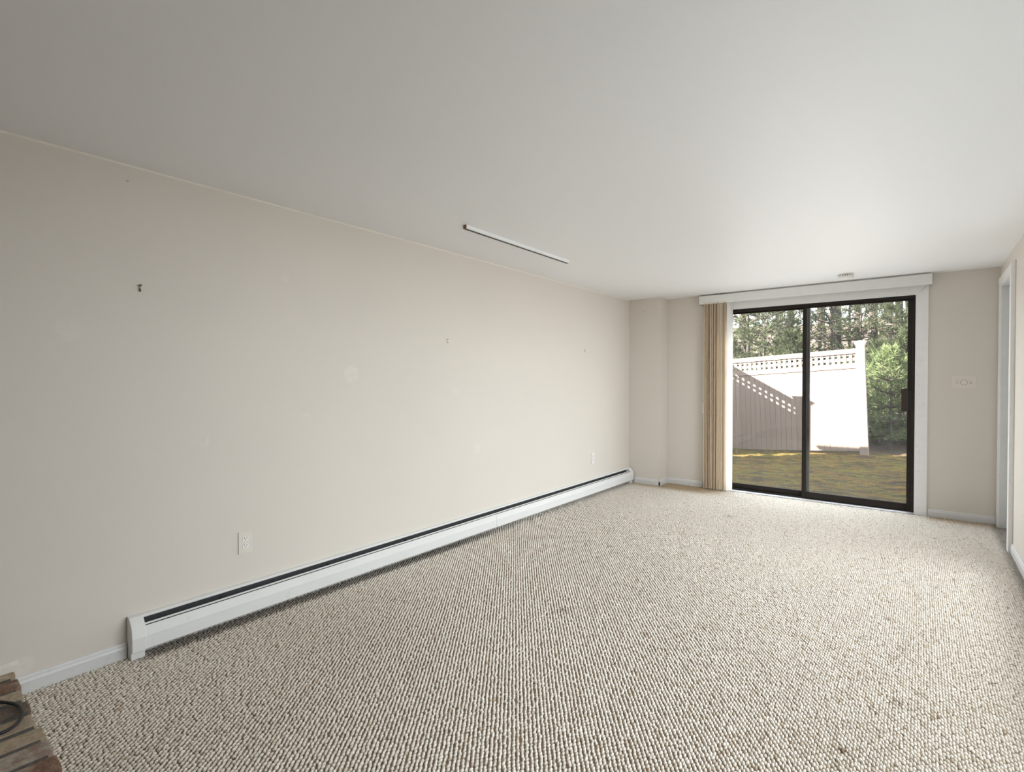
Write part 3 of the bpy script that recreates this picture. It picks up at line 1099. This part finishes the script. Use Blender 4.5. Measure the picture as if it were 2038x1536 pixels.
# short mossy grass
vs = []
ng_ = 52000
px_ = rng.uniform(-4.6, 0.9, ng_)
py_ = 6.45 + rng.uniform(0, 1, ng_) * 5.0
cl = np.array([mn.noise((x * 3.0, y * 4.5, 11)) for x, y in zip(px_, py_)])
kp = cl > rng.uniform(-0.35, 0.35, ng_)
px_, py_ = px_[kp], py_[kp]
ii = np.clip(((px_ - gx[0]) / (gx[1] - gx[0])).astype(int), 0, nx - 1)
jj = np.clip(((py_ - gy[0]) / (gy[1] - gy[0])).astype(int), 0, ny - 1)
pz_ = GZ[jj, ii]
m_ = len(px_)
aa = rng.uniform(0, 2 * np.pi, m_)
hh = rng.uniform(0.008, 0.026, m_)
ww = rng.uniform(0.002, 0.004, m_)
base = np.stack([px_, py_, pz_ - 0.004], 1)
side = np.stack([np.cos(aa) * ww, np.sin(aa) * ww, np.zeros(m_)], 1)
tip = np.stack([rng.normal(0, 0.012, m_), rng.normal(0, 0.012, m_), hh], 1)
V = np.stack([base - side, base + side, base + tip], 1).reshape(-1, 3)
F_ = np.arange(len(V)).reshape(-1, 3)
tag(raw('grass', V, F_, M['grass']), 'short yellow green mossy grass outside the glass door', 'grass', kind='stuff')

# wooded slope behind
nx2, ny2 = 60, 50
gx2 = np.linspace(-45, 25, nx2)
gy2 = np.linspace(12.6, 60, ny2)
A, B = np.meshgrid(gx2, gy2)
Z2 = np.zeros_like(A)
for j in range(ny2):
    for i in range(nx2):
        x, y = A[j, i], B[j, i]
        Z2[j, i] = ground_z(np.clip(x, -6, 2), y) - 0.02 + max(0, y - 12.8) ** 1.15 * 0.085 + mn.noise((x * 0.25, y * 0.25, 5)) * 0.35 * min(1, (y - 12.6) / 3)
idx = np.arange(nx2 * ny2).reshape(ny2, nx2)
fq = np.stack([idx[:-1, :-1], idx[:-1, 1:], idx[1:, 1:], idx[1:, :-1]], -1).reshape(-1, 4)
tag(raw('hillside', np.stack([A, B, Z2], -1).reshape(-1, 3), fq, M['litter'], smooth=True), kind='structure')
g2 = MB().box((-60, -60, -0.6), (60, 60, -0.28))
tag(obj('ground', g2, M['ground_sub']), kind='structure')
# unseen pale slab added outside the side window to bounce light up
tag(obj('bounce_slab', MB().box((XR + TH, -1.5, -0.30), (7.0, YB + 0.1, -0.10)), m_plain('bounce_pale', (0.74, 0.74, 0.73), 0.9, 0.05, 5)), kind='structure')


def hz(x, y):
    if y < 12.7:
        return gz(x, y)
    i = int(np.clip((x - gx2[0]) / (gx2[1] - gx2[0]), 0, nx2 - 1))
    j = int(np.clip((y - gy2[0]) / (gy2[1] - gy2[0]), 0, ny2 - 1))
    return Z2[j, i] - 0.1


# ---- fence, racked a little as in the photograph: u runs along it, w up it
def fence(name, base_pt, u, nrm, length, label, lean, slope, rev=False):
    """base_pt: foot of the end post, panel runs from it along u; nrm: horizontal normal towards the house"""
    root = empty(name, base_pt, label, 'fence')
    u = Vector(u); nrm = Vector(nrm)
    us = (u + Vector((0, 0, slope))).normalized()
    ws_ = (Vector((0, 0, 1)) + u * lean).normalized()

    def blk(mb, a0, a1, d0, d1, z0, z1):
        P = [us * a + nrm * d + ws_ * z for z in (z0, z1) for (a, d) in ((a0, d0), (a1, d0), (a1, d1), (a0, d1))]
        mb.add(P, [(0, 3, 2, 1), (4, 5, 6, 7), (0, 1, 5, 4), (1, 2, 6, 5), (2, 3, 7, 6), (3, 0, 4, 7)])
        return mb
    TOP = 1.845
    hp = 0.0635
    for k_ in range(2):
        c = k_ * (length + 2 * hp)
        c0 = hp * 0
        p = obj('post', blk(MB(), c - hp, c + hp, -hp, hp, -0.15, 1.905), M['fence'], root, bevel=0.004, seg=1)
        capm = MB()
        P = []
        for (e, z) in ((hp, 1.875), (hp + 0.004, 1.89), (hp + 0.026, 1.935), (hp + 0.026, 1.952), (hp * 0.8, 1.975)):
            P += [us * (c + sx * e) + nrm * (sy * e) + ws_ * z for sx, sy in ((-1, -1), (1, -1), (1, 1), (-1, 1))]
        fs = [(0, 1, 2, 3), (16, 17, 18, 19)]
        for q in range(4):
            for e in range(4):
                fs.append((q * 4 + e, q * 4 + (e + 1) % 4, q * 4 + 4 + (e + 1) % 4, q * 4 + 4 + e))
        capm.add(P, fs)
        obj('post_cap', capm, M['fence'], p)
    a0, a1 = hp, hp + length
    obj('top_rail', blk(MB(), a0, a1, -0.028, 0.028, TOP - 0.085, TOP), M['fence'], root, bevel=0.003, seg=1)
    obj('middle_rail', blk(MB(), a0, a1, -0.028, 0.028, TOP - 0.345, TOP - 0.272), M['fence'], root, bevel=0.003, seg=1)
    obj('back_panel', blk(MB(), a0, a1, -0.018, -0.012, 0.05, TOP - 0.30), M['fence'], root)
    pitch = 0.0875
    lat = MB()
    k_ = 0
    nsl = int(length / pitch)
    hole = 0.040
    offs = 0.026
    for k_ in range(nsl + 2):
        s0 = a0 + offs + k_ * pitch - (pitch - hole)
        s0c, s1c = max(s0, a0), min(s0 + pitch - hole, a1)
        if s1c > s0c:
            blk(lat, s0c, s1c, 0.0, 0.008, TOP - 0.275, TOP - 0.082)
    for (z0, z1) in ((TOP - 0.275, TOP - 0.250), (TOP - 0.210, TOP - 0.157), (TOP - 0.117, TOP - 0.082)):
        blk(lat, a0, a1, -0.008, 0.0, z0, z1)
    o = obj('lattice', lat, M['fence'], root)
    o['kind'] = 'stuff'
    np_ = int(round(length / pitch))
    for k_ in range(np_):
        s0 = a0 + k_ * length / np_
        s1 = s0 + length / np_
        obj('plank', blk(MB(), s0 + 0.0014, s1 - 0.0014, -0.011, 0.011 + rng.uniform(-.0015, .0015), 0.045, TOP - 0.30), M['fence'], root, bevel=0.0015, seg=1)
    return root


FY = 10.84
FL = 2.38
fence('garden_fence', (-0.765, FY, -0.005), (-1, 0, 0), (0, -1, 0), FL, 'pale privacy fence with a lattice top standing across the lawn', 0.038, -0.066)
fence('garden_fence', (-3.29, FY - 1.36, -0.10), (0, 1, 0), (1, 0, 0), 1.20, 'side run of pale lattice topped fence joining the far fence at its hidden end', 0.0, 0.0)


# ---- pines
def needles(centres, dirs, nper, ln, wd, spread, r_):
    """flat needle triangles fanned about each twig end"""
    m = len(centres)
    c = np.repeat(centres, nper, 0)
    d = np.repeat(dirs, nper, 0)
    e = r_.normal(0, 1, c.shape)
    nd = d + e * spread
    nd /= np.linalg.norm(nd, axis=1, keepdims=True)
    sd_ = np.cross(nd, r_.normal(0, 1, c.shape))
    sd_ /= np.linalg.norm(sd_, axis=1, keepdims=True) + 1e-9
    l_ = ln * r_.uniform(0.7, 1.15, (len(c), 1))
    bs = c + r_.normal(0, 0.012, c.shape)
    return np.stack([bs - sd_ * wd, bs + sd_ * wd, bs + nd * l_], 1).reshape(-1, 3)


def pine_mesh(seed, height, reach, crown_from, whorls, per, tufts, nper=9, ln=0.11, wd=0.0055):
    r_ = np.random.default_rng(seed)
    wood = MB()
    wood.tube([(0, 0, -0.2), (0.02, 0.01, height * 0.5), (0, 0.02, height)], [0.018 * height ** 0.8 + 0.01, 0.012 * height ** 0.8, 0.008], 8)
    cs, ds = [], []
    for k_ in range(whorls):
        t_ = k_ / max(1, whorls - 1)
        z = crown_from + (height - crown_from) * (t_ ** 0.9)
        br = reach * (1 - t_) ** 0.7 + 0.12
        a0 = r_.uniform(0, 6.28)
        for q in range(per):
            a = a0 + 6.283 * q / per + r_.normal(0, 0.25)
            ln_b = br * r_.uniform(0.65, 1.15)
            dirv = np.array([math.cos(a), math.sin(a), 0.18 + 0.5 * t_ + r_.normal(0, 0.1)])
            p0 = np.array([0, 0, z])
            pts_ = [p0, p0 + dirv * ln_b * 0.5 + (0, 0, -0.03), p0 + dirv * ln_b]
            wood.tube([tuple(p) for p in pts_], [0.014, 0.009, 0.003], 5)
            for g in range(tufts):
                s_ = 0.25 + 0.75 * (g + r_.uniform(0, 1)) / tufts
                c = p0 + dirv * ln_b * s_
                sdv = np.array([-dirv[1], dirv[0], 0]) * r_.normal(0, 0.20) * ln_b * (1.15 - s_ * 0.5)
                c = c + sdv + np.array([0, 0, r_.normal(0.02, 0.05)])
                cs.append(c)
                dd = dirv + sdv * 2.5 / ln_b + np.array([0, 0, 0.35])
                ds.append(dd / np.linalg.norm(dd))
    V = needles(np.array(cs), np.array(ds), nper, ln, wd, 0.55, r_)
    return wood, V


protos = {}


def pine(key, spec, loc, label, group, rot=0.0, scale=1.0, mat='needle'):
    if key not in protos:
        wood, V = pine_mesh(*spec)
        root = empty('pine_tree')
        obj('trunk', wood, M['bark'], root)
        o = raw('foliage', V, np.arange(len(V)).reshape(-1, 3), M[mat], root)
        o['kind'] = 'stuff'
        protos[key] = root
    else:
        src = protos[key]
        root = src.copy()
        C.objects.link(root)
        for ch in src.children:
            c = ch.copy()
            C.objects.link(c)
            c.parent = root
    root.location = loc
    root.rotation_euler = (0, 0, rot)
    root.scale = (scale,) * 3
    return tag(root, label, 'tree', group)


def wx_at(px, Y):
    """lateral position in the woods, given as a bearing from the room"""
    u = (px - 1019) / 1025.6
    a = R(38.454)
    d = Vector((-math.sin(a) + u * math.cos(a), math.cos(a) + u * math.sin(a)))
    return d.x / d.y * Y


SP_A = (11, 3.3, 1.25, 0.35, 10, 6, 15, 9, 0.115, 0.0065)
SP_B = (12, 2.3, 1.0, 0.15, 9, 6, 18, 9, 0.115, 0.0065)
SP_C = (13, 5.0, 1.6, 0.8, 10, 5, 13, 9, 0.12, 0.0085)
SP_P = (14, 1.75, 0.62, 0.25, 7, 5, 22, 12, 0.105, 0.0055)
x = wx_at(1772, 11.75)
pine('pale', SP_P, (x, 11.75, hz(x, 11.75)), 'small sunlit pale green pine right of the fence post', None, 0.7, 1.0, 'needle_pale')
sp = [('b', 1805, 12.7, 1.0, 'bushy low pine close to the dark right door frame'), ('b', 1748, 12.9, 1.0, 'bushy low pine just right of the pale fence post'),
      ('a', 1775, 14.6, 1.0, 'taller pine rising behind the small pale green one'), ('a', 1712, 15.0, 1.0, 'pine directly behind the fence post cap'),
      ('b', 1690, 13.2, 1.0, 'low pine behind the right end of the fence lattice'), ('b', 1640, 13.4, 1.0, 'low pine behind the fence just right of the middle door bar'),
      ('b', 1575, 13.0, 1.0, 'low pine behind the fence just left of the middle door bar'), ('a', 1520, 13.2, 1.25, 'full pine behind the fence in the middle of the left pane'),
      ('a', 1488, 14.6, 1.25, 'full pine behind the fence near the blind'), ('c', 1545, 17.5, 1.0, 'far wide pine at the top of the left pane'),
      ('c', 1690, 19.0, 1.0, 'far wide pine above the right end of the fence'), ('a', 1815, 16.0, 1.0, 'pine half hidden by the dark right door frame'),
      ('b', 1455, 13.0, 1.0, 'low pine half hidden by the end vane'), ('c', 1640, 22.0, 1.0, 'farthest pine above the fence right of the middle door bar'),
      ('a', 1548, 15.2, 1.6, 'large spreading pine filling the top of the left pane'), ('a', 1655, 17.0, 1.6, 'large spreading pine at the top of the right pane'),
      ('a', 1880, 13.2, 1.1, 'nearer pine screened by the dark right door frame'), ('a', 1930, 15.0, 1.4, 'farther taller pine screened by the dark right door frame')]
for k_, (kk, px, Yt, sc_, lab) in enumerate(sp):
    x = wx_at(px, Yt)
    pine(kk, {'a': SP_A, 'b': SP_B, 'c': SP_C}[kk], (x, Yt, hz(x, Yt) - 0.05), lab, 'young pines behind the fence', rng.uniform(0, 6.28), rng.uniform(0.85, 1.1) * sc_)

# tall bare trunks further back, a few dead side branches each
TR = None
tt = [(1668, 16.0, 0.095, 'tall bare trunk rising behind the right hand fence panel'), (1739, 15.4, 0.095, 'tall dark trunk rising just right of the fence post cap'),
      (1786, 17.0, 0.085, 'twiggy brown trunk second from the dark right door frame'), (1765, 21.0, 0.12, 'thin forked trunk between two thicker trunks right of the fence post'),
      (1808, 17.5, 0.10, 'grey trunk beside the dark right door frame'), (1572, 18.5, 0.10, 'grey trunk left of the middle door bar'),
      (1549, 22.0, 0.12, 'slender trunk behind the tall pine left of the middle door bar'), (1478, 17.5, 0.12, 'dark trunk nearest the blind behind the fence'),
      (1624, 20.0, 0.09, 'thin trunk just right of the middle door bar'), (1703, 26.0, 0.12, 'far pale trunk above the fence post cap')]
for k_, (px, Yt, rad, lab) in enumerate(tt):
    x = wx_at(px, Yt)
    z = hz(x, Yt)
    r_ = np.random.default_rng(100 + k_)
    tw = MB()
    lean = r_.normal(0, 0.15, 2)
    tw.tube([(0, 0, -0.3), (lean[0] * 0.3, lean[1] * 0.3, 4), (lean[0], lean[1], 13)], [rad * 1.15, rad * 0.95, rad * 0.4], 12)
    root = empty('tall_tree', (x, Yt, z), lab, 'tree', 'tall trunks in the woods')
    obj('trunk', tw, M['bark'], root, smooth=True)
    bt = MB()
    tips, dirs = [], []
    for q in range(16):
        zz = r_.uniform(1.2, 8)
        a = r_.uniform(0, 6.28)
        l_ = r_.uniform(0.7, 1.9)
        d = np.array([math.cos(a), math.sin(a), r_.normal(0.05, 0.2)])
        p0 = np.array([lean[0] * zz / 13, lean[1] * zz / 13, zz])
        bt.tube([tuple(p0), tuple(p0 + d * l_ * 0.5 + (0, 0, 0.05)), tuple(p0 + d * l_)], [0.022, 0.014, 0.004], 5)
        for e in range(3):
            s_ = r_.uniform(0.3, 0.9)
            d2 = d + r_.normal(0, 0.5, 3)
            q0 = p0 + d * l_ * s_
            bt.tube([tuple(q0), tuple(q0 + d2 * 0.4)], [0.008, 0.003], 4)
            if zz > 2.6:
                for g in range(7):
                    tips.append(q0 + d2 * r_.uniform(0.05, 0.45) + r_.normal(0, 0.06, 3))
                    dirs.append(d2 / np.linalg.norm(d2))
    obj('branches', bt, M['twig'], root)
    if tips:
        V = needles(np.array(tips), np.array(dirs), 9, 0.12, 0.007, 0.55, r_)
        o = raw('foliage', V, np.arange(len(V)).reshape(-1, 3), M['needle'], root)
        o['kind'] = 'stuff'
